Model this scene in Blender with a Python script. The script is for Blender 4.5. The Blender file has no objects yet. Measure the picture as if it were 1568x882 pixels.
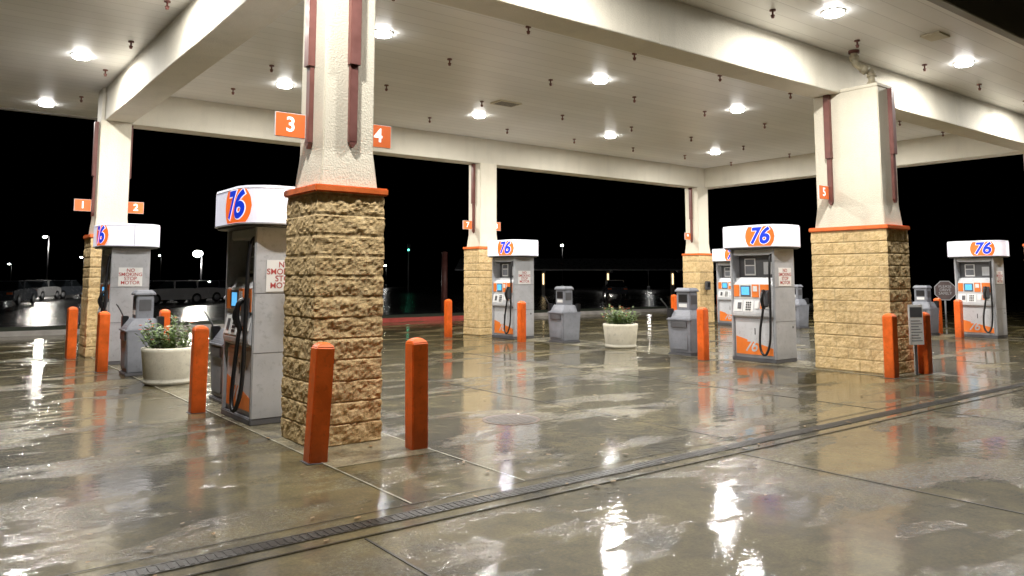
import bpy, bmesh, math, random
from mathutils import Vector, Matrix, noise
random.seed(7)
sc=bpy.context.scene
col=sc.collection
sc.view_settings.view_transform='Standard'
sc.view_settings.look='None'
sc.view_settings.exposure=0

# ------------------------------------------------------------ materials
def newmat(name):
    m=bpy.data.materials.new(name); m.use_nodes=True
    nt=m.node_tree; bs=nt.nodes.get('Principled BSDF')
    return m,nt,bs
def N(nt,t,**k):
    n=nt.nodes.new(t)
    for a,b in k.items(): setattr(n,a,b)
    return n
def ramp(nt,src,stops):
    r=N(nt,'ShaderNodeValToRGB')
    e=r.color_ramp.elements
    while len(e)<len(stops): e.new(0.5)
    for i,(p,c) in enumerate(stops):
        e[i].position=p
        e[i].color=(c,c,c,1) if not isinstance(c,tuple) else (c[0],c[1],c[2],1)
    nt.links.new(src,r.inputs[0]); return r.outputs[0]
def noi(nt,vec,scale,detail=3,rough=.55,dist=0):
    n=N(nt,'ShaderNodeTexNoise'); n.inputs['Scale'].default_value=scale
    n.inputs['Detail'].default_value=detail; n.inputs['Roughness'].default_value=rough
    n.inputs['Distortion'].default_value=dist
    nt.links.new(vec,n.inputs['Vector']); return n.outputs['Fac']
def mulc(nt,a,b,f=1.0):
    mx=N(nt,'ShaderNodeMix',data_type='RGBA',blend_type='MULTIPLY'); mx.inputs[0].default_value=f
    nt.links.new(a,mx.inputs[6]); nt.links.new(b,mx.inputs[7]); return mx.outputs[2]
def pmat(name,c,rough=.5,metal=0,var=.25,scale=3,bump=0,bscale=60,emit=None,es=0,coat=0,dirt=0):
    m,nt,bs=newmat(name)
    g=N(nt,'ShaderNodeNewGeometry').outputs['Position']
    f=noi(nt,g,scale,3)
    lo=tuple(x*(1-var) for x in c); hi=tuple(min(1,x*(1+var*.6)) for x in c)
    out=ramp(nt,f,[(.3,lo),(.7,hi)])
    if dirt:
        s=N(nt,'ShaderNodeSeparateXYZ'); nt.links.new(g,s.inputs[0])
        out=mulc(nt,out,ramp(nt,s.outputs[2],[(0,1-dirt),(.35,1.0)]))
        out=mulc(nt,out,ramp(nt,noi(nt,g,17,5,.7),[(.32,.72),(.45,1.0)]),.8)
    nt.links.new(out,bs.inputs['Base Color'])
    nt.links.new(ramp(nt,f,[(.3,max(.02,rough*.8)),(.7,min(1,rough*1.2))]),bs.inputs['Roughness'])
    bs.inputs['Metallic'].default_value=metal
    if coat: bs.inputs['Coat Weight'].default_value=coat; bs.inputs['Coat Roughness'].default_value=.1
    if bump:
        b=N(nt,'ShaderNodeBump'); b.inputs['Strength'].default_value=bump; b.inputs['Distance'].default_value=.01
        nt.links.new(noi(nt,g,bscale,3),b.inputs['Height']); nt.links.new(b.outputs[0],bs.inputs['Normal'])
    if emit:
        bs.inputs['Emission Color'].default_value=(*emit,1); bs.inputs['Emission Strength'].default_value=es
    return m
M={}
def stucco(name,c):
    m,nt,bs=newmat(name)
    g=N(nt,'ShaderNodeNewGeometry').outputs['Position']
    mp=N(nt,'ShaderNodeMapping'); mp.inputs['Scale'].default_value=(3.5,3.5,.5); nt.links.new(g,mp.inputs[0])
    a=ramp(nt,noi(nt,g,1.3,4),[(.3,tuple(x*.9 for x in c)),(.7,c)])
    st=ramp(nt,noi(nt,mp.outputs[0],1.1,4,.6),[(.30,.84),(.5,1.0)])
    out=mulc(nt,a,st,.4)
    out=mulc(nt,out,ramp(nt,noi(nt,g,55,3,.7),[(.3,.88),(.6,1.0)]),.7)
    nt.links.new(out,bs.inputs['Base Color']); bs.inputs['Roughness'].default_value=.75
    b=N(nt,'ShaderNodeBump'); b.inputs['Strength'].default_value=.6; b.inputs['Distance'].default_value=.012
    nt.links.new(noi(nt,g,55,3),b.inputs['Height']); nt.links.new(b.outputs[0],bs.inputs['Normal'])
    return m
M['stucco']=stucco('stucco_cream',(.74,.69,.57))
M['beam']=stucco('beam_stucco',(.70,.66,.56))
M['brown']=pmat('brown_steel',(.17,.065,.055),.45,var=.2,scale=6)
M['cap']=pmat('cap_orange',(.85,.18,.035),.5,var=.15,scale=8,bump=.2)
M['orange']=pmat('bollard_orange',(.92,.155,.018),.38,var=.2,scale=7,bump=.1,bscale=40,dirt=.4)
M['signor']=pmat('sign_orange',(.88,.20,.055),.4,var=.05,emit=(.8,.15,.03),es=.1)
M['white']=pmat('white_paint',(.78,.78,.78),.4,var=.05)
M['silver']=pmat('pump_silver',(.46,.47,.50),.38,metal=.1,var=.1,scale=4,dirt=.3)
M['lgrey']=pmat('pump_light_grey',(.58,.59,.62),.4,var=.08,dirt=.25)
M['dgrey']=pmat('dark_grey',(.10,.10,.11),.45,var=.15)
M['mgrey']=pmat('bin_grey',(.22,.23,.265),.5,var=.15,scale=5,dirt=.35)
M['black']=pmat('black_rubber',(.015,.015,.017),.35,var=.2)
M['pumpor']=pmat('pump_orange',(.85,.22,.04),.35,var=.06)
M['header']=pmat('header_lit',(.8,.8,.85),.3,var=.03,emit=(.84,.83,1.0),es=.5)
M['logoor']=pmat('logo_orange',(.85,.16,.03),.35,var=.02,emit=(1,.16,.02),es=.6)
M['logobl']=pmat('logo_blue',(.01,.04,.5),.35,var=.02,emit=(.01,.05,.75),es=.6)
M['logowh']=pmat('logo_white',(.9,.9,.9),.35,var=.02,emit=(1,1,1),es=.7)
M['redtx']=pmat('red_text',(.42,.06,.06),.5,var=.02)
M['screen']=pmat('screen_blue',(.05,.3,.6),.2,var=.5,scale=40,emit=(.15,.55,1),es=.9)
M['planter']=pmat('planter_concrete',(.72,.68,.57),.75,var=.12,scale=6,bump=.3,dirt=.35)
M['soil']=pmat('soil',(.05,.035,.02),.9)
M['leaf']=pmat('leaves',(.12,.19,.045),.45,var=.6,scale=14)
M['litter']=pmat('leaf_litter',(.22,.13,.05),.5,var=.7,scale=14)
M['flower']=pmat('flowers',(.8,.13,.03),.5,var=.2)
M['dark']=pmat('drain_iron',(.022,.018,.016),.4,var=.4,scale=20,bump=.4)
M['rust']=pmat('rusty_iron',(.11,.055,.03),.35,var=.5,scale=20,bump=.4)
M['joint']=pmat('joint',(.022,.018,.013),.45)
M['jointl']=pmat('joint_light',(.36,.34,.27),.45,var=.5,scale=5)
M['asphalt']=pmat('asphalt_wet',(.04,.04,.042),.2,var=.3,scale=.6,bump=.5,bscale=60)
M['kerb']=pmat('kerb_concrete',(.28,.26,.24),.6)
M['kerbred']=pmat('kerb_red',(.30,.04,.03),.45)
M['lamp']=pmat('lamp_glow',(1,1,1),.3,var=0,emit=(1,.98,.92),es=80)
M['lens']=pmat('lens_glow',(1,1,1),.3,var=0,emit=(1,.98,.94),es=48)
M['green']=pmat('green_glow',(.1,1,.6),.3,var=0,emit=(.1,1,.6),es=8)
M['warm']=pmat('warm_glow',(1,.8,.5),.3,var=0,emit=(1,.75,.4),es=2.5)
M['carw']=pmat('car_white',(.6,.6,.62),.25,var=.03,coat=1)
M['card']=pmat('car_dark',(.08,.09,.11),.25,var=.03,coat=1)
M['glass']=pmat('car_glass',(.02,.025,.03),.05,var=.02)
M['pipe']=pmat('pipe_cream',(.42,.37,.26),.5,var=.4,scale=10)
M['fascia']=pmat('fascia',(.30,.29,.28),.6,var=.1)
M['solar']=pmat('solar_roof',(.25,.27,.30),.3,var=.1)
M['grass']=pmat('grass',(.03,.04,.02),.9,var=.4,scale=5,bump=.5,bscale=30)
M['signgrey']=pmat('sign_grey',(.16,.12,.12),.5,var=.15)

def blockmat():
    m,nt,bs=newmat('split_face_block')
    g=N(nt,'ShaderNodeNewGeometry').outputs['Position']
    f=noi(nt,g,13,6,.75)
    a=ramp(nt,f,[(.27,(.45,.30,.125)),(.5,(.72,.525,.265)),(.75,(.83,.65,.385))])
    at=N(nt,'ShaderNodeAttribute'); at.attribute_name='cav'
    nt.links.new(mulc(nt,a,at.outputs['Color']),bs.inputs['Base Color'])
    bs.inputs['Roughness'].default_value=.85
    b=N(nt,'ShaderNodeBump'); b.inputs['Strength'].default_value=.7; b.inputs['Distance'].default_value=.012
    nt.links.new(noi(nt,g,70,5,.7),b.inputs['Height']); nt.links.new(b.outputs[0],bs.inputs['Normal'])
    return m
M['block']=blockmat()

def ceilmat():
    m,nt,bs=newmat('ceiling_panels')
    g=N(nt,'ShaderNodeNewGeometry').outputs['Position']
    s=N(nt,'ShaderNodeSeparateXYZ'); nt.links.new(g,s.inputs[0])
    d=N(nt,'ShaderNodeMath',operation='DIVIDE'); nt.links.new(s.outputs[1],d.inputs[0]); d.inputs[1].default_value=.305
    fr=N(nt,'ShaderNodeMath',operation='FRACT'); nt.links.new(d.outputs[0],fr.inputs[0])
    seam=ramp(nt,fr.outputs[0],[(0,.62),(.06,1.0)])
    fl=N(nt,'ShaderNodeMath',operation='FLOOR'); nt.links.new(d.outputs[0],fl.inputs[0])
    wn=N(nt,'ShaderNodeTexWhiteNoise',noise_dimensions='1D'); nt.links.new(fl.outputs[0],wn.inputs['W'])
    tint=ramp(nt,wn.outputs['Value'],[(0,.92),(1,1.0)])
    f=ramp(nt,noi(nt,g,.6,4),[(.3,(.76,.755,.74)),(.7,(.83,.825,.81))])
    nt.links.new(mulc(nt,mulc(nt,f,seam),tint),bs.inputs['Base Color'])
    bs.inputs['Roughness'].default_value=.4
    return m
M['ceil']=ceilmat()

def floormat(name,c1,c2):
    m,nt,bs=newmat(name)
    g=N(nt,'ShaderNodeNewGeometry').outputs['Position']
    big=noi(nt,g,.55,5,.62)
    mid=noi(nt,g,3.0,8,.75,.4)
    a=ramp(nt,big,[(.32,c1),(.68,c2)])
    b=ramp(nt,mid,[(.30,.28),(.48,.85),(.58,1.1),(.74,1.8)])
    c=ramp(nt,noi(nt,g,45,3,.75),[(.25,.5),(.75,1.45)])
    base=mulc(nt,mulc(nt,a,b),c)
    base=mulc(nt,base,ramp(nt,noi(nt,g,1.15,4,.6,.3),[(.36,.38),(.47,1.0)]),.85)
    nt.links.new(base,bs.inputs['Base Color'])
    mp=N(nt,'ShaderNodeMapping'); mp.inputs['Scale'].default_value=(.62,1.45,1); mp.inputs['Location'].default_value=(3.3,1.7,0)
    nt.links.new(g,mp.inputs[0])
    pn=noi(nt,mp.outputs[0],.95,7,.64,.3)
    pud=ramp(nt,pn,[(.43,0.0),(.485,1.0)])
    speck=ramp(nt,noi(nt,g,26,5,.8),[(.40,0.0),(.58,1.0)])
    rf=ramp(nt,speck,[(0,.36),(1,.12)])
    rmix=N(nt,'ShaderNodeMix',data_type='RGBA'); nt.links.new(pud,rmix.inputs[0]); nt.links.new(rf,rmix.inputs[6]); rmix.inputs[7].default_value=(.015,.015,.015,1)
    nt.links.new(rmix.outputs[2],bs.inputs['Coat Roughness'])
    wf=ramp(nt,speck,[(0,.12),(1,.9)])
    wmix=N(nt,'ShaderNodeMix',data_type='RGBA'); nt.links.new(pud,wmix.inputs[0]); nt.links.new(wf,wmix.inputs[6]); wmix.inputs[7].default_value=(1,1,1,1)
    nt.links.new(wmix.outputs[2],bs.inputs['Coat Weight'])
    bs.inputs['Roughness'].default_value=.55
    bs.inputs['Specular IOR Level'].default_value=.25
    bs.inputs['Coat IOR'].default_value=1.36
    bst=ramp(nt,pud,[(0,1.0),(1,.05)])
    bm=N(nt,'ShaderNodeBump'); bm.inputs['Distance'].default_value=.006
    nt.links.new(bst,bm.inputs['Strength']); nt.links.new(noi(nt,g,60,4,.7),bm.inputs['Height'])
    b2=N(nt,'ShaderNodeBump'); b2.inputs['Distance'].default_value=.02
    nt.links.new(ramp(nt,pud,[(0,.26),(1,.085)]),b2.inputs['Strength'])
    nt.links.new(noi(nt,g,11,3,.55),b2.inputs['Height']); nt.links.new(bm.outputs[0],b2.inputs['Normal'])
    nt.links.new(bm.outputs[0],bs.inputs['Normal']); nt.links.new(b2.outputs[0],bs.inputs['Coat Normal'])
    return m
M['floor']=floormat('wet_concrete',(.050,.039,.014),(.145,.118,.050))
M['pad']=floormat('wet_concrete_pad',(.16,.14,.085),(.27,.24,.16))

# ------------------------------------------------------------ builder
class Bd:
    def __init__(s): s.bm=bmesh.new(); s.mats=[]
    def mi(s,m):
        if m not in s.mats: s.mats.append(m)
        return s.mats.index(m)
    def merge(s,t,m,mat4=None,smooth=False):
        i=s.mi(m)
        for f in t.faces: f.material_index=i; f.smooth=smooth
        if mat4 is not None: t.transform(mat4)
        me=bpy.data.meshes.new('t'); t.to_mesh(me); t.free()
        s.bm.from_mesh(me); bpy.data.meshes.remove(me)
    def box(s,x0,x1,y0,y1,z0,z1,m,bev=0,mat4=None,taper=None):
        t=bmesh.new(); bmesh.ops.create_cube(t,size=1)
        for v in t.verts:
            top=v.co.z>0
            x=(v.co.x)*(x1-x0); y=(v.co.y)*(y1-y0)
            if taper and top: x*=taper; y*=taper
            v.co=Vector((x+(x0+x1)/2,y+(y0+y1)/2,z1 if top else z0))
        if bev: bmesh.ops.bevel(t,geom=t.edges[:],offset=bev,segments=2,affect='EDGES')
        s.merge(t,m,mat4)
    def cyl(s,p,q,r,m,r2=None,seg=16,smooth=True):
        p=Vector(p);q=Vector(q); d=q-p
        t=bmesh.new()
        bmesh.ops.create_cone(t,cap_ends=True,segments=seg,radius1=r,radius2=r if r2 is None else r2,depth=d.length)
        mt=Matrix.Translation((p+q)/2)@d.to_track_quat('Z','Y').to_matrix().to_4x4()
        s.merge(t,m,mt,smooth)
    def sph(s,c,r,m,sc=(1,1,1)):
        t=bmesh.new(); bmesh.ops.create_uvsphere(t,u_segments=16,v_segments=10,radius=r)
        s.merge(t,m,Matrix.Translation(c)@Matrix.Diagonal((*sc,1)),True)
    def prism(s,pts,a0,a1,axis,m,bev=0,smooth=False,mat4=None):
        t=bmesh.new()
        def mk(p,a):
            if axis==0: return (a,p[0],p[1])
            if axis==1: return (p[0],a,p[1])
            return (p[0],p[1],a)
        A=[t.verts.new(mk(p,a0)) for p in pts]; Bq=[t.verts.new(mk(p,a1)) for p in pts]
        t.faces.new(A); t.faces.new(Bq[::-1]); n=len(pts)
        for i in range(n): t.faces.new([A[i],A[(i+1)%n],Bq[(i+1)%n],Bq[i]])
        bmesh.ops.recalc_face_normals(t,faces=t.faces[:])
        if bev: bmesh.ops.bevel(t,geom=t.edges[:],offset=bev,segments=2,affect='EDGES')
        s.merge(t,m,mat4,smooth)
    def tube(s,pts,r,m,seg=8,n=40):
        P=[Vector(p) for p in pts]
        Q=[]
        E=[P[0]*2-P[1]]+P+[P[-1]*2-P[-2]]
        k=max(2,n//(len(P)-1))
        for i in range(1,len(E)-2):
            for j in range(k):
                u=j/k; a,b,c,d=E[i-1],E[i],E[i+1],E[i+2]
                Q.append(.5*((2*b)+(-a+c)*u+(2*a-5*b+4*c-d)*u*u+(-a+3*b-3*c+d)*u**3))
        Q.append(P[-1])
        t=bmesh.new(); rings=[]
        for i,q in enumerate(Q):
            d=(Q[min(i+1,len(Q)-1)]-Q[max(i-1,0)]).normalized()
            x=d.cross(Vector((0.31,.95,.05))); x.normalize(); y=d.cross(x)
            rings.append([t.verts.new(q+(x*math.cos(2*math.pi*a/seg)+y*math.sin(2*math.pi*a/seg))*r) for a in range(seg)])
        for i in range(len(rings)-1):
            for a in range(seg): t.faces.new([rings[i][a],rings[i][(a+1)%seg],rings[i+1][(a+1)%seg],rings[i+1][a]])
        t.faces.new(rings[0]); t.faces.new(rings[-1])
        bmesh.ops.recalc_face_normals(t,faces=t.faces[:])
        s.merge(t,m,None,True)
    def loft(s,rings,m,bev=0,smooth=False,cap0=True,cap1=True):
        t=bmesh.new(); R=[[t.verts.new(p) for p in r] for r in rings]; n=len(R[0])
        for a in range(len(R)-1):
            for c in range(n): t.faces.new([R[a][c],R[a][(c+1)%n],R[a+1][(c+1)%n],R[a+1][c]])
        if cap0: t.faces.new(R[0])
        if cap1: t.faces.new(R[-1])
        bmesh.ops.recalc_face_normals(t,faces=t.faces[:])
        if bev: bmesh.ops.bevel(t,geom=t.edges[:],offset=bev,segments=2,affect='EDGES')
        s.merge(t,m,None,smooth)
    def mesh(s,me,m,mat4):
        t=bmesh.new(); t.from_mesh(me); s.merge(t,m,mat4)
    def data(s,name):
        me=bpy.data.meshes.new(name); s.bm.to_mesh(me); s.bm.free()
        for k in s.mats: me.materials.append(M[k])
        return me
    def obj(s,name,loc=(0,0,0),rot=0,parent=None):
        return place(s.data(name),name,loc,rot,parent)
def place(me,name,loc=(0,0,0),rot=0,parent=None):
    o=bpy.data.objects.new(name,me); o.location=loc; o.rotation_euler=(0,0,rot) if not isinstance(rot,tuple) else rot
    col.objects.link(o)
    if parent: o.parent=parent
    return o
def empty(name,loc=(0,0,0)):
    o=bpy.data.objects.new(name,None); o.location=loc; col.objects.link(o); return o
def rect(x,y,z): return [(-x,-y,z),(x,-y,z),(x,y,z),(-x,y,z)]

def text_mesh(txt,size=1,offset=0,shear=0,align='CENTER',lh=1.0,spc=1):
    c=bpy.data.curves.new('txt','FONT'); c.body=txt; c.size=size; c.offset=offset; c.shear=shear
    c.align_x=align; c.align_y='CENTER'; c.space_line=lh; c.space_character=spc; c.resolution_u=6
    o=bpy.data.objects.new('txt',c); col.objects.link(o)
    bpy.context.view_layer.update()
    dg=bpy.context.evaluated_depsgraph_get()
    me=bpy.data.meshes.new_from_object(o.evaluated_get(dg))
    bpy.data.objects.remove(o); return me
def face_m(loc,facing):
    ang={'-v':0,'+u':math.pi/2,'+v':math.pi,'-u':-math.pi/2}[facing]
    return Matrix.Translation(loc)@Matrix.Rotation(ang,4,'Z')@Matrix.Rotation(math.pi/2,4,'X')

# ------------------------------------------------------------ ground
b=Bd(); b.box(-300,400,-200,500,-.6,-.03,'asphalt'); b.obj('ground')
b=Bd(); b.box(-16,42,-10,24.6,-.02,0,'floor')
fc=b.obj('concrete_forecourt')
b=Bd()
DV=4.52
b.box(-15,41,DV-.2,DV+.2,.0005,.004,'floor')
b.box(-15,41,DV-.052,DV+.052,.0045,.008,'dark')
for dv in (-.2,.2): b.box(-15,41,DV+dv-.004,DV+dv+.004,.0085,.0105,'joint')
for dv in (-.062,.062): b.box(-15,41,DV+dv-.006,DV+dv+.006,.0085,.0105,'dark')
b.obj('drain_channel')
b=Bd()
u=-14.9
while u<41:
    b.box(u,u+.025,DV-.05,DV+.05,.0085,.0112,'joint'); u+=.05
b.obj('drain_grate')
b=Bd()
for u in (-8.65,-5.05,-1.45,2.2,5.85,9.5,13.1,16.7,20.3,24,27.6): b.box(u-.008,u+.008,-9.9,DV-.225,.0005,.004,'joint')
for v in (-6,-2.4,): b.box(-15,41,v-.008,v+.008,.0045,.007,'joint')
for u in (-4,-.6,6.3,9.1,15.6,18.6,25,28.4): b.box(u-.006,u+.006,DV+.225,24.5,.0005,.004,'joint')
for v in (8.9,13.2,20.3): b.box(-15,41,v-.005,v+.005,.0105,.0125,'joint')
b.obj('pavement_joints')
b=Bd()
for u0 in (2.78,12.2,21.75):
    b.box(u0,u0+.98,6.0,18.6,.0005,.0035,'pad')
    for uu in (u0-.012,u0+.98): b.box(uu,uu+.013,DV+.225,18.6,.0040,.0062,'jointl')
b.obj('pump_island_pad')
b=Bd(); b.cyl((0,0,.0005),(0,0,.004),.32,'rust',seg=32,smooth=False); b.cyl((0,0,.0045),(0,0,.007),.28,'dark',seg=32,smooth=False)
for k in range(-4,5): b.box(-.22,.22,k*.055-.008,k*.055+.008,.0075,.010,'rust')
b.obj('manhole_cover',(5.25,6.85,0),rot=.3)
b=Bd(); b.box(-16,12,24.65,24.82,-.02,.13,'kerb',.015); b.box(12.0,19.5,24.65,24.82,-.02,.131,'kerbred',.015); b.box(19.5,42,24.65,24.82,-.02,.13,'kerb',.015)
b.obj('kerb')
b=Bd(); b.box(-16,42,24.83,27.5,-.02,.1,'grass'); b.obj('planting_strip')
t=bmesh.new(); rn=random.Random(4)
for k in range(420):
    u=rn.uniform(-3,20); v=rn.uniform(.6,11) if k%3 else rn.gauss(DV,.35)
    a=rn.uniform(0,6.28); s_=rn.uniform(.012,.036); w=s_*rn.uniform(.3,.6)
    pts=[]
    for (x,y) in ((-s_,0),(-.3*s_,w),(.5*s_,w*.8),(s_,0),(.4*s_,-w),(-.4*s_,-w*.8)):
        pts.append(t.verts.new((u+x*math.cos(a)-y*math.sin(a),v+x*math.sin(a)+y*math.cos(a),.0135+rn.uniform(0,.005))))
    t.faces.new(pts)
b=Bd(); b.merge(t,'litter'); b.obj('leaf_litter')

# ------------------------------------------------------------ canopy
ZC=5.45; ZB=4.75
CF=4.77
cp=empty('gas_station_canopy')
b=Bd(); b.box(.5,24.8,CF,20.9,ZC,ZC+.1,'ceil'); b.obj('ceiling',parent=cp)
b=Bd()
F0,F1=6.95,7.47; K0,K1=17.4,17.9; L0,L1=2.84,3.36; R0,R1=22.0,22.52
b.box(L0,R1,F0,F1,ZB,ZC-.001,'beam',.008)
b.box(L0-.05,R1,K0,K1,ZB,ZC-.001,'beam',.008)
b.box(L0,L1,F1+.002,K0-.002,ZB+.003,ZC-.001,'beam',.008)
b.box(R0,R1,F1+.002,K0-.002,ZB+.003,ZC-.001,'beam',.008)
for u in (7.9,17.1):
    b.box(u,u+.01,F0-.003,F1+.003,ZB-.003,ZC-.002,'stucco'); b.box(u,u+.01,K0-.003,K1+.003,ZB-.003,ZC-.002,'stucco')
b.obj('beams',parent=cp)
b=Bd()
b.box(.3,25.0,CF-.15,CF-.001,ZC-.03,ZC+.95,'fascia',.01); b.box(.3,25.0,20.901,21.05,ZC-.03,ZC+.95,'fascia',.01)
b.box(.35,.499,CF,20.9,ZC-.03,ZC+.95,'fascia'); b.box(24.801,24.95,CF,20.9,ZC-.03,ZC+.95,'fascia')
b.box(.5,24.8,CF,20.9,ZC+.5,ZC+.6,'fascia')
b.obj('fascia',parent=cp)
b=Bd()
for u in [.2+2.37*i for i in range(1,11)]:
    for v in (6.35,9.1,11.35,13.7,15.9,18.6):
        if (L0-.1<u<L1+.1 or R0-.1<u<R1+.1) and v>F0: continue
        b.cyl((u,v,ZC),(u,v,ZC-.02),.045,'brown',seg=12)
        b.cyl((u,v,ZC-.02),(u,v,ZC-.08),.014,'brown',seg=8)
        b.cyl((u,v,ZC-.08),(u,v,ZC-.125),.032,'brown',r2=.02,seg=10)
b.obj('ceiling_sprinklers',parent=cp)
b=Bd()
b.box(9.9,10.5,13.3,13.7,ZC-.03,ZC-.001,'stucco',.005)
for k in range(6): b.box(9.95,10.45,13.34+.055*k,13.36+.055*k,ZC-.036,ZC-.03,'dgrey')
b.box(12.6,13.0,5.3,5.6,ZC-.03,ZC-.001,'stucco',.005)
b.box(5.2,5.75,19.0,19.3,ZC-.03,ZC-.001,'stucco',.005)
b.obj('ceiling_vents',parent=cp)

lb=Bd()
lb.cyl((0,0,0),(0,0,-.012),.17,'white',seg=32)
lb.loft([[(r*math.cos(2*math.pi*i/28),r*math.sin(2*math.pi*i/28),z) for i in range(28)] for z,r in ((-.012,.148),(-.04,.142),(-.06,.125))],'lens',smooth=False,cap0=False)
lens=lb.data('fixture')
LP=[]
for u in (5.65,10.45,14.85,19.4):
    for v in (5.85,10.75,14.9,19.6): LP.append((u,v))
for v in (5.85,10.5,15.1,19.8): LP.append((2.05,v))
for v in (5.85,10.75,14.9,19.6): LP.append((23.8,v))
for (u,v) in LP:
    e=empty('canopy_light',(u,v,ZC))
    place(lens,'fixture',parent=e)
    L=bpy.data.lights.new('lamp','AREA'); L.shape='DISK'; L.size=.24; L.energy=208; L.color=(1,.97,.91)
    o=bpy.data.objects.new('lamp',L); o.location=(0,0,-.065); col.objects.link(o); o.parent=e

# ------------------------------------------------------------ columns
def block_column(W,D,H,res,seed,amp=1.0):
    bm=bmesh.new()
    cl=bm.loops.layers.color.new('cav')
    per=[]
    def add(x0,y0,x1,y1,nx,ny):
        L=math.hypot(x1-x0,y1-y0); n=max(2,int(L/res))
        for i in range(n):
            f=i/n
            per.append([x0+(x1-x0)*f,y0+(y1-y0)*f,nx,ny,i==0])
    add(0,0,W,0,0,-1); add(W,0,W,D,1,0); add(W,D,0,D,0,1); add(0,D,0,0,-1,0)
    P=len(per); s=0; arc=[]
    for i in range(P):
        arc.append(s); q=per[(i+1)%P]; s+=math.hypot(q[0]-per[i][0],q[1]-per[i][1])
    ch=.195; m=int(H/res); rows=[]; cav=[]
    faces_s=[0,W,W+D,2*W+D]
    for j in range(m+1):
        z=H*j/m; r=[];cr=[]
        k=int(min(z,H-.001)/ch); zz=z-k*ch
        for i in range(P):
            x,y,nx,ny,cor=per[i]
            if cor:
                pn=per[i-1]; nx=(nx+pn[2]); ny=(ny+pn[3])
            fs=max(q for q in faces_s if q<=arc[i]+1e-6)
            sl=arc[i]-fs+(.2 if k%2 else 0)
            bl=int(sl/.4); sb=sl-bl*.4
            rnd=(math.sin((bl*12.9898+k*78.233+fs*37.7+seed)*43.7)*.5+.5)
            p=Vector((x*1.0,y*1.0,z))
            n1=noise.fractal(p*9+Vector((seed,0,0)),1,2,6)
            n2=noise.noise(p*32+Vector((0,seed,0)))
            d=amp*(.011*n1+.006*n2)+rnd*.002
            gj=min(zz,ch-zz); gv=min(sb,.4-sb)
            g1=max(0,1-gj/.013); g2=max(0,1-gv/.008)*.35 if not cor else 0
            g=max(g1,g2)
            d=d*(1-g*.8)-.010*g
            r.append(bm.verts.new((x+nx*d,y+ny*d,z)))
            cr.append(max(.5,min(1.1,(.96+rnd*.06+ d*6)*(1-.2*g))))
        rows.append(r); cav.append(cr)
    for j in range(m):
        for i in range(P):
            i2=(i+1)%P
            f=bm.faces.new([rows[j][i],rows[j][i2],rows[j+1][i2],rows[j+1][i]])
            vals=[cav[j][i],cav[j][i2],cav[j+1][i2],cav[j+1][i]]
            for lo,c in zip(f.loops,vals): lo[cl]=(c,c,c,1)
    bm.faces.new(rows[-1])
    me=bpy.data.meshes.new('block_base'); bm.to_mesh(me); bm.free(); me.materials.append(M['block'])
    return me
def numsign(b,u0,u1,vv,z,txt):
    b.box(u0,u1,vv-.008,vv+.008,z-.12,z+.12,'white',0)
    b.box(u0+.006,u1-.006,vv-.011,vv+.011,z-.114,z+.114,'signor')
    me=text_mesh(txt,.2,offset=.004)
    b.mesh(me,'logowh',face_m(((u0+u1)/2,vv-.0135,z),'-v'))
    b.mesh(me,'logowh',face_m(((u0+u1)/2,vv+.0135,z),'+v'))
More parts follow.
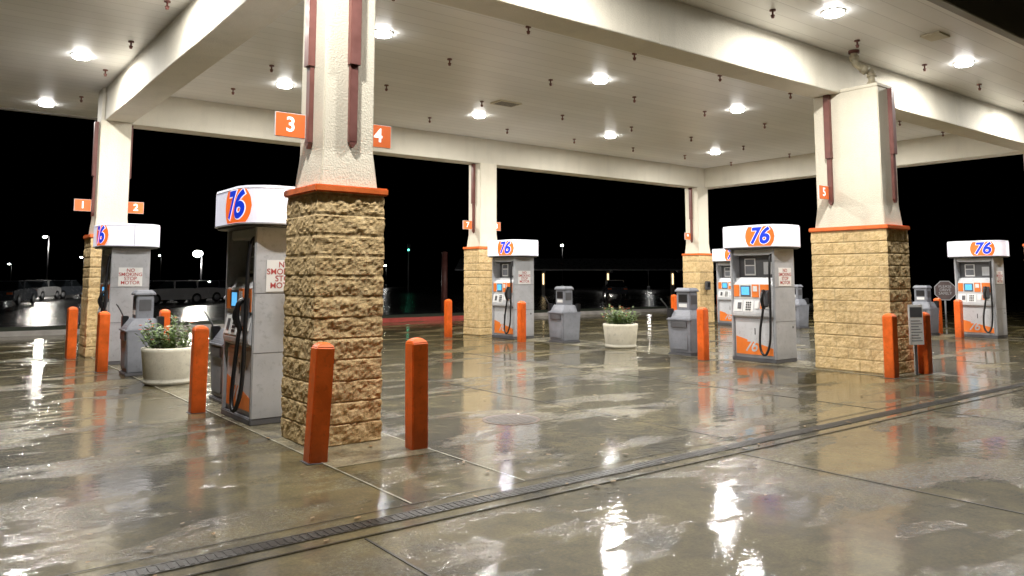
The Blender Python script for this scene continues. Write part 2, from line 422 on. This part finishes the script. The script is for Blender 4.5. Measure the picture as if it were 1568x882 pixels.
def column(u,v,W,D,nums,res,front,seed,pipe=False,amp=1.0):
    e=empty('canopy_column',(u,v,0))
    H=2.35
    place(block_column(W,D,H,res,seed,amp),'block_base',parent=e)
    b=Bd(); b.box(-.03,W+.03,-.03,D+.03,H,H+.07,'cap',.012); b.obj('cap',parent=e)
    b=Bd(); i=.085
    rings=[]
    top=ZB-.002
    for z,k in ((H+.07,.05),(H+.42,i),(top,i)):
        rings.append([(k,k,z),(W-k,k,z),(W-k,D-k,z),(k,D-k,z)])
    b.loft(rings,'stucco',bev=.012,cap0=False)
    if pipe: b.box(i,W-i,i,F0-v-.003,ZB+.001,ZB+.06,'stucco',.01)
    b.obj('stucco_shaft',parent=e)
    b=Bd()
    def chan(x,y,ax):
        for (z0,z1,dp,ww) in ((2.86,3.62,.05,.042),(3.62,ZB-.005,.075,.055)):
            if ax=='u': b.box(i-dp,i-.002,y-ww,y+ww,z0,z1,'brown',.004)
            if ax=='U': b.box(W-i+.002,W-i+dp,y-ww,y+ww,z0,z1,'brown',.004)
            if ax=='v': b.box(x-ww,x+ww,i-dp,i-.002,z0,z1,'brown',.004)
        if ax=='v': b.prism([(x-.042,2.858),(x+.042,2.858),(x+.0,2.80)],i-.05,i-.003,1,'brown')
        if ax=='u': b.prism([(y-.042,2.858),(y+.042,2.858),(y+.0,2.80)],i-.05,i-.003,0,'brown')
    vm=D-.74/2
    chan(0,vm,'u'); chan(0,vm,'U')
    if front: chan(W/2+(.02 if not pipe else .1),0,'v')
    b.obj('steel_brackets',parent=e)
    b=Bd(); vs=vm+.03
    numsign(b,i-.36,i-.055,vs+.0,3.02,nums[0]); numsign(b,W-i+.055,W-i+.36,vs,3.02,nums[1])
    b.obj('number_signs',parent=e)
    if pipe:
        b=Bd(); x=W/2-.08; y=.32
        b.tube([(x+.1,y,ZB+.05),(x+.1,y,ZB+.22),(x+.09,y+.02,ZB+.33),(x-.02,y+.1,ZB+.40),(x-.12,y+.16,ZB+.48),(x-.14,y+.17,ZB+.58),(x-.14,y+.17,ZC)],.06,'pipe',14,60)
        for z in (.1,.24): b.cyl((x+.1,y,ZB+z),(x+.1,y,ZB+z+.05),.08,'pipe')
        b.cyl((x-.14,y+.17,ZC-.17),(x-.14,y+.17,ZC-.1),.08,'pipe')
        b.cyl((x-.14,y+.17,ZC-.05),(x-.14,y+.17,ZC),.09,'brown')
        b.cyl((x+.04,y+.05,ZB+.345),(x-.02,y+.10,ZB+.40),.08,'pipe')
        b.obj('drain_pipe',parent=e)
    return e
column(2.90,6.75,.70,.74,('3','4'),.015,True,1.1)
column(12.43,6.2,.72,1.34,('5','6'),.02,True,4.3,True,.7)
column(22.2,6.25,.72,1.34,('11','12'),.035,True,8.3,True,.7)
column(2.68,17.2,.74,.74,('1','2'),.028,False,2.7)
column(12.12,17.25,.74,.74,('7','8'),.028,False,5.5,amp=.7)
ce=column(21.5,17.3,.74,.74,('9','10'),.035,False,6.6,amp=.7)
b=Bd(); b.box(.2,.42,-.14,-.03,1.15,1.45,'dgrey',.02); b.box(.24,.38,-.16,-.12,1.25,1.4,'black',.01); b.obj('call_box',parent=ce)

# ------------------------------------------------------------ gas pump
def rr_path(w,l,r,n=10):
    pts=[]
    def arc(cx,cy,a0,a1):
        for i in range(n+1):
            a=a0+(a1-a0)*i/n; pts.append((cx+r*math.cos(a),cy+r*math.sin(a)))
    arc(-w+r,-l+r,math.pi,1.5*math.pi); arc(w-r,-l+r,1.5*math.pi,2*math.pi)
    arc(w-r,l-r,0,.5*math.pi); arc(-w+r,l-r,.5*math.pi,math.pi)
    return pts
HW,HL,HR=.50,.68,.36
def hmap(s,off):
    if s<=0: return (-HW-off,-HL+HR-s)
    a=s/HR
    if a<=math.pi/2: return (-HW+HR-(HR+off)*math.cos(a),-HL+HR-(HR+off)*math.sin(a))
    e=s-HR*math.pi/2
    return (-HW+HR+e,-HL-off)
def pump_mesh():
    b=Bd()
    b.box(-.33,.33,-.485,.485,0,.07,'dgrey',.01)
    for sg in (-1,1):
        y0,y1=(.435,.485) if sg>0 else (-.485,-.435)
        b.box(-.325,.325,y0,y1,.06,2.10,'silver',.012)
        yy=sorted((sg*.4852,sg*.4875))
        for z in (.75,1.38): b.box(-.322,.322,yy[0],yy[1],z,z+.006,'dgrey')
        b.box(.2,.23,yy[0],yy[1],.62,.66,'black')
    b.box(-.285,.285,-.433,.433,.07,.80,'silver',.01)
    b.box(-.10,.10,-.433,.433,1.5,2.10,'dgrey')
    b.box(-.29,.29,-.43,.43,1.98,2.09,'lgrey',.01)
    prof=[(-.285,.80),(-.35,.84),(-.355,.90),(-.31,1.14),(-.30,1.42),(-.20,1.56),(.20,1.56),(.30,1.42),(.31,1.14),(.355,.90),(.35,.84),(.285,.80)]
    b.prism(prof,-.432,.432,1,'lgrey',.008)
    for s in (1,-1):
        R=Matrix.Rotation(0 if s==1 else math.pi,4,'Z')
        def bx(y0,y1,z0,z1,x,m,th=.012,bev=.003):
            b.box(x-th,x,y0,y1,z0,z1,m,bev,mat4=R)
        bx(-.40,.42,1.17,1.44,-.303,'white')
        bx(.04,.26,1.20,1.41,-.314,'dgrey'); bx(.065,.235,1.235,1.385,-.322,'screen',.006,0)
        bx(.29,.41,1.2,1.42,-.314,'pumpor')
        bx(-.14,.01,1.19,1.43,-.314,'pumpor'); bx(-.11,-.02,1.30,1.40,-.325,'white',.006,0)
        bx(-.39,-.17,1.18,1.43,-.312,'pumpor'); bx(-.36,-.20,1.2,1.33,-.322,'dgrey')
        def sl(y0,y1,t0,t1,m,th=.012):
            x0=-.355+(.045)*t0; x1=-.355+.045*t1; z0=.90+.24*t0; z1=.90+.24*t1
            pr=[(x0-.001-th*.5,z0),(x1-.001-th*.5,z1),(x1+.012,z1),(x0+.012,z0)]
            b.prism(pr,y0,y1,1,m,mat4=R)
        sl(.22,.40,.1,.95,'white'); sl(-.02,.19,.1,.95,'white')
        sl(.24,.32,.3,.8,'dgrey',.024)
        for i in range(4):
            for j in range(3): sl(.03+.04*j,.055+.04*j,.2+.18*i,.32+.18*i,'black',.026)
        for j in range(3): sl(-.39+.12*j,-.30+.12*j,.35,.9,('white','pumpor','white')[j],.028)
        bx(-.41,.41,.12,.76,-.287,'lgrey',.01)
        pts=[(-.40,.13),(.40,.13),(.40,.46)]
        for k in range(1,9):
            t=k/8; pts.append((.40-.80*t,.46-.20*t*t-.10*math.sin(t*math.pi)*.5))
        b.prism(pts,-.2995,-.2975,0,'pumpor',mat4=R)
        me=text_mesh('76',.3,shear=.3,spc=.85,offset=.004)
        b.mesh(me,'lgrey',R@face_m((-.301,.08,.28),'-u'))
        b.box(-.302,-.2985,-.03,-.01,.5,.62,'dgrey',mat4=R)
        b.box(-.115,-.102,.06,.30,1.60,1.92,'white',mat4=R); b.box(-.118,-.1155,.08,.28,1.63,1.78,'mgrey',mat4=R)
        b.box(-.118,-.1155,.08,.28,1.80,1.90,'dgrey',mat4=R)
        b.box(-.115,-.102,-.3,-.12,1.62,1.85,'lgrey',mat4=R)
        b.box(-.37,-.30,-.36,-.20,1.02,1.30,'dgrey',.015,mat4=R)
        def T(p): v=R@Vector(p); return tuple(v)
        b.tube([T((-.36,-.28,1.32)),T((-.42,-.28,1.26)),T((-.43,-.28,1.12)),T((-.39,-.28,.98))],.028,'black',8,18)
        b.tube([T((-.42,-.28,1.27)),T((-.47,-.28,1.15)),T((-.43,-.28,1.02))],.012,'black',6,12)
        b.tube([T((-.27,-.41,1.97)),T((-.33,-.41,1.95)),T((-.37,-.415,1.7)),T((-.385,-.42,1.1)),T((-.40,-.41,.45)),T((-.43,-.36,.20)),T((-.45,-.29,.16)),T((-.44,-.22,.30)),T((-.42,-.22,.6)),T((-.41,-.26,.85)),T((-.40,-.28,1.0))],.022,'black',8,90)
        b.box(-.30,-.24,-.43,-.39,1.9,2.0,'dgrey',mat4=R)
    b.prism(rr_path(HW-.03,HL-.03,HR-.03),2.095,2.12,2,'dgrey')
    pth=rr_path(HW,HL,HR,14)
    b.loft([[(p[0]*s_,p[1]*s_,z) for p in pth] for z,s_ in ((2.12,.985),(2.135,1.0),(2.50,1.0),(2.53,.985))],'header')
    b.prism(rr_path(HW+.004,HL+.004,HR+.004),2.118,2.133,2,'silver')
    b.prism(rr_path(HW+.003,HL+.003,HR+.003),2.495,2.505,2,'silver')
    b.box(-.005,.005,-HL-.003,HL+.003,2.14,2.49,'silver')
    zc=2.315; S0=-.02
    for s in (1,-1):
        R=Matrix.Rotation(0 if s==1 else math.pi,4,'Z')
        t=bmesh.new(); nn=40; RX=.29; prev=None
        for i in range(nn+1):
            x=-RX+2*RX*i/nn; h=min(.177,math.sqrt(max(0,RX*RX-x*x))*.92+.002)
            p=hmap(S0+x,.006); q=[t.verts.new((p[0],p[1],zc-h)),t.verts.new((p[0],p[1],zc+h))]
            if prev: t.faces.new([prev[0],q[0],q[1],prev[1]])
            prev=q
        b.merge(t,'logoor',R)
        for off,m,ex in ((.024,'logowh',.010),(.013,'logobl',.014)):
            me=text_mesh('76',.42,offset=off,shear=.22,spc=1.0)
            t=bmesh.new(); t.from_mesh(me)
            for i in range(-20,21):
                g=t.verts[:]+t.edges[:]+t.faces[:]
                bmesh.ops.bisect_plane(t,geom=g,plane_co=(i*.02,0,0),plane_no=(1,0,0))
            for v in t.verts:
                p=hmap(S0+v.co.x*.92,ex); v.co=Vector((p[0],p[1],zc+max(-.185,min(.185,v.co.y*.98))))
            b.merge(t,m,R)
    me=text_mesh('NO\nSMOKING\nSTOP\nMOTOR',.088,lh=.85,offset=.001)
    for fc_,yy,o in (('-v',-.488,-1),('+v',.488,1)):
        a=sorted((yy,yy+o*.004)); b.box(-.20,.20,a[0],a[1],1.40,1.74,'white')
        b.mesh(me,'redtx',face_m((0,yy+o*.0065,1.575),fc_))
    return b.data('gas_pump')
pm=pump_mesh()
for (u,v) in ((2.84,8.2),(2.74,15.4),(12.42,8.3),(12.05,15.6),(22.15,8.3),(21.45,15.6)):
    place(pm,'gas_pump',(u+.325,v+.48,0))

# ------------------------------------------------------------ service bins
def bin_mesh():
    b=Bd()
    b.box(-.27,.27,-.29,.29,.0,.05,'dgrey',.01)
    b.loft([rect(.245,.27,.05),rect(.27,.295,.60),rect(.28,.30,.72),rect(.255,.28,.78),rect(.16,.22,.90)],'mgrey',bev=.014)
    for sx in (-1,1):
        b.box(*(sorted((sx*.262,sx*.292))),-.2,.2,.56,.68,'dgrey',.004)
        b.box(*(sorted((sx*.235,sx*.266))),-.2,.2,.12,.50,'mgrey',.006)
    b.box(-.30,.30,-.305,.305,.70,.725,'mgrey',.006)
    b.box(-.13,.13,-.17,.17,.88,1.27,'mgrey',.015)
    b.loft([rect(.155,.19,1.27),rect(.155,.19,1.30),rect(.11,.16,1.35)],'mgrey',bev=.006)
    for sx in (-1,1):
        b.box(*(sorted((sx*.125,sx*.137))),-.11,.11,1.06,1.22,'black'); b.box(*(sorted((sx*.125,sx*.139))),-.10,.10,.96,1.03,'white')
    for sy in (-1,1): b.box(-.09,.09,*(sorted((sy*.165,sy*.176))),1.02,1.20,'dgrey')
    b.box(-.27,-.17,.2,.31,.74,.93,'black',.01)
    b.tube([(-.22,.26,.85),(-.27,.34,1.0),(-.33,.42,1.12)],.012,'black',6,8)
    b.box(.17,.27,-.31,-.2,.74,.93,'black',.01)
    return b.data('service_bin')
bm_=bin_mesh()
for (u,v) in ((3.32,10.1),(2.95,13.75),(12.5,10.4),(12.55,14.25),(22.1,10.1),(21.9,13.9)):
    place(bm_,'windshield_service_bin',(u,v,0),rot=random.uniform(-.05,.05))

# ------------------------------------------------------------ planters
def planter(u,v,seed):
    rnd=random.Random(seed)
    e=empty('flower_planter',(u,v,0))
    b=Bd(); n=40
    prof=((.0,.31),(.03,.35),(.06,.352),(.08,.335),(.10,.342),(.48,.385),(.52,.392),(.535,.38),(.535,.335),(.46,.32))
    b.loft([[(r*math.cos(2*math.pi*i/n),r*math.sin(2*math.pi*i/n),z) for i in range(n)] for z,r in prof],'planter',smooth=True,cap1=False)
    b.cyl((0,0,.44),(0,0,.48),.325,'soil'); b.obj('pot',parent=e)
    b=Bd(); t=bmesh.new(); fl=bmesh.new()
    lean=Vector((-.35,.3,0))
    for k in range(95):
        a=rnd.uniform(0,6.28); rr=rnd.uniform(0,.27); tilt=rnd.uniform(.1,.9); L=rnd.uniform(.14,.46)*(1.1-rr)
        base=Vector((rr*math.cos(a),rr*math.sin(a),.48)); d=(Vector((math.cos(a)*tilt,math.sin(a)*tilt,1))+lean*rnd.random()).normalized()
        b.cyl(base,base+d*L,.004,'leaf',seg=4)
        for q in range(15):
            p=base+d*L*rnd.uniform(.2,1.1)
            aa=rnd.uniform(0,6.28); o=Vector((math.cos(aa),math.sin(aa),rnd.uniform(-.3,.8))).normalized()
            s_=rnd.uniform(.04,.08); w=o.cross(Vector((0,0,1))).normalized()*s_*.32
            vs=[p,p+o*s_*.5+w,p+o*s_,p+o*s_*.5-w]
            t.faces.new([t.verts.new(x) for x in vs])
        if rnd.random()<.25:
            p=base+d*L*1.08
            for q in range(5):
                aa=q*1.256; o=Vector((math.cos(aa),math.sin(aa),.4)).normalized()*.035; w=Vector((-math.sin(aa),math.cos(aa),0))*.014
                fl.faces.new([fl.verts.new(x) for x in (p,p+o*.6+w,p+o,p+o*.6-w)])
    b.merge(t,'leaf'); b.merge(fl,'flower'); b.obj('plant',parent=e)
planter(3.02,12.25,3); planter(12.55,12.35,9); planter(22.0,12.1,5)

# ------------------------------------------------------------ bollards
def bollard_mesh():
    b=Bd(); w=.08
    b.loft([rect(w,w,0),rect(w,w,.955),rect(w*.72,w*.72,.985),rect(w*.3,w*.3,1.0)],'orange',bev=.008)
    b.box(-.10,.10,-.10,.10,.0,.006,'dgrey')
    return b.data('bollard')
bo=bollard_mesh()
BL=[(2.75,6.31),(3.70,6.25),(2.65,9.44),(2.5,14.45),(2.42,17.15),(3.52,14.75),(11.2,17.35),(11.7,14.85),(11.92,9.55),
    (20.5,17.6),(12.15,6.08),(13.1,6.0),(21.75,9.05),(22.85,10.05),(22.95,17.6)]
for i,(u,v) in enumerate(BL):
    rx=random.uniform(-.012,.012); ry=random.uniform(-.012,.012)
    if i==0: rx,ry=-.02,.055
    place(bo,'bollard',(u,v,-.004),rot=(rx,ry,random.uniform(-.08,.08)))
b=Bd(); b.box(-.13,.13,-.012,.012,.48,1.12,'white',.003); b.box(-.015,.015,.013,.04,.0,1.0,'dgrey')
b.box(-.11,.11,-.0145,-.0125,.92,1.08,'dgrey')
for k in range(8): b.box(-.10,.10-.03*(k%3),-.0145,-.0125,.54+.045*k,.552+.045*k,'mgrey')
b.obj('notice_board',(12.80,5.98,0),rot=-.45)

# ------------------------------------------------------------ background
def P(x,Z):
    X=(x-784)/1179*Z; return (.793*X+.609*Z,-.609*X+.793*Z)
def car_mesh(m):
    b=Bd()
    body=[(-2.2,.35),(-2.25,.62),(-2.1,.85),(-1.2,.95),(1.0,.98),(2.05,.9),(2.2,.7),(2.2,.35),(1.8,.28),(-1.8,.28)]
    b.prism(body,-.86,.86,1,m,.05)
    b.loft([[(-1.35,-.80,.93),(1.35,-.80,.95),(1.35,.80,.95),(-1.35,.80,.93)],[(-.65,-.62,1.40),(.75,-.62,1.42),(.75,.62,1.42),(-.65,.62,1.40)]],'glass')
    b.box(-.68,.78,-.64,.64,1.395,1.45,m,.02)
    for y in (-.73,.73): b.box(-.14,-.06,y-.06,y+.06,.93,1.40,m)
    for x in (-1.35,1.35):
        for y in (-.87,.87):
            b.cyl((x,y-.1 if y>0 else y+.1,.33),(x,y+(.02 if y>0 else -.02),.33),.33,'black',seg=20); b.cyl((x,y,.33),(x,y*1.03,.33),.2,'silver',seg=12)
    for y in (-.65,.65): b.box(2.17,2.22,y-.14,y+.14,.62,.74,'white'); b.box(-2.26,-2.2,y-.14,y+.14,.66,.78,'cap')
    return b.data('parked_car')
c1=car_mesh('carw'); c2=car_mesh('card')
for x,Z,m,r in ((262,48,c1,.3),(296,52,c1,.35),(235,54,c2,.3),(20,46,c2,1.2),(940,66,c2,.9),(62,58,c1,1.1),(330,56,c2,.3),(100,62,c2,.9)):
    p=P(x,Z); place(m,'parked_car',(p[0],p[1],-.03),rot=r)
def lamp(x,Z,h,energy,rad=.25):
    p=P(x,Z); e=empty('street_lamp',(p[0],p[1],0)); b=Bd()
    b.cyl((0,0,-.05),(0,0,.5),.2,'dgrey'); b.cyl((0,0,.4),(0,0,h),.07,'black',r2=.05); b.tube([(0,0,h-.1),(.0,0,h),(-.3,-.3,h+.05)],.04,'black',6,8)
    b.box(-.62,-.2,-.55,-.2,h,h+.12,'dgrey',.02); b.sph((-.4,-.38,h-.02),rad,'lamp',(1,1,.7)); b.obj('pole_and_head',parent=e)
    if energy:
        L=bpy.data.lights.new('glow','POINT'); L.energy=energy; L.shadow_soft_size=.2; L.color=(1,.95,.85)
        o=bpy.data.objects.new('glow',L); o.location=(-.4,-.38,h-.4); col.objects.link(o); o.parent=e
lamp(310,58,3.4,1800,.34); lamp(75,75,5.6,1500,.17); lamp(861,120,6.7,0,.22); lamp(930,100,3.6,150,.26); lamp(992,110,4.0,0,.2)
lamp(20,140,4.2,0,.2); lamp(248,150,6,0,.17); lamp(592,140,3.9,0,.18); lamp(130,110,4.6,0,.16)
def pole_light(x,Z,h):
    p=P(x,Z); b=Bd(); b.cyl((0,0,-.05),(0,0,h),.09,'dgrey'); b.box(-.18,.18,-.15,.15,h-.9,h+.1,'dgrey',.03)
    for k,m in ((0,'black'),(1,'black'),(2,'green')): b.cyl((0,-.15,h-.05-.3*k),(0,-.2,h-.05-.3*k),.11,m)
    b.obj('traffic_light',(p[0],p[1],0),rot=-.6)
pole_light(626,95,5.7)
p=P(681,38); b=Bd(); b.cyl((0,0,-.05),(0,0,2.8),.16,'brown',r2=.14); b.cyl((0,0,2.8),(0,0,2.86),.18,'brown',r2=.06); b.obj('steel_post',(p[0],p[1],0))
p=P(930,72); b=Bd()
for k in range(5):
    x=-12+6*k; b.box(x-.15,x+.15,-.15,.15,-.05,2.6,'kerb')
    b.box(x-.06,x+.06,-.2,-.16,1.0,2.0,'warm')
    b.prism([(-3,2.2),(3,3.3),(3,3.15),(-3,2.05)],x-.1,x+.1,0,'dgrey')
b.prism([(-3.3,2.25),(3.3,3.4),(3.3,3.5),(-3.3,2.35)],-14,14,0,'solar')
b.obj('solar_carport',(p[0],p[1],0),rot=-.66)
p=P(1443,28.5); b=Bd(); b.cyl((0,.04,0),(0,.04,1.4),.03,'silver')
b.prism([(.38*math.cos(math.pi/8+k*math.pi/4),1.1+.38*math.sin(math.pi/8+k*math.pi/4)) for k in range(8)],-.01,.01,1,'lgrey')
b.prism([(.355*math.cos(math.pi/8+k*math.pi/4),1.1+.355*math.sin(math.pi/8+k*math.pi/4)) for k in range(8)],-.0125,-.0105,1,'signgrey')
b.mesh(text_mesh('PLEASE\nDRIVE\nSAFELY',.14,lh=.9),'lgrey',face_m((0,-.015,1.12),'-v'))
b.obj('octagonal_sign',(p[0],p[1],0),rot=-.9)

# ------------------------------------------------------------ world (night sky)
w=bpy.data.worlds.new('World'); sc.world=w; w.use_nodes=True
nt=w.node_tree; bg=nt.nodes['Background']
sk=nt.nodes.new('ShaderNodeTexSky'); sk.sky_type='NISHITA'; sk.sun_disc=False; sk.sun_elevation=math.radians(-8); sk.sun_rotation=math.radians(140)
nt.links.new(sk.outputs[0],bg.inputs[0]); bg.inputs[1].default_value=.01

# ------------------------------------------------------------ camera
cam=bpy.data.cameras.new('camera'); co=bpy.data.objects.new('camera',cam); col.objects.link(co)
cam.sensor_width=36; cam.lens=1179/1568*36; cam.clip_end=1500; cam.clip_start=.05
ph=math.radians(5.5)
az=math.atan2(.793,.609)
fwd=Vector((math.cos(az)*math.cos(ph),math.sin(az)*math.cos(ph),math.sin(ph)))
co.location=(0,0,1.54); co.rotation_euler=fwd.to_track_quat('-Z','Y').to_euler()
cam.shift_y=-128/1568
sc.camera=co
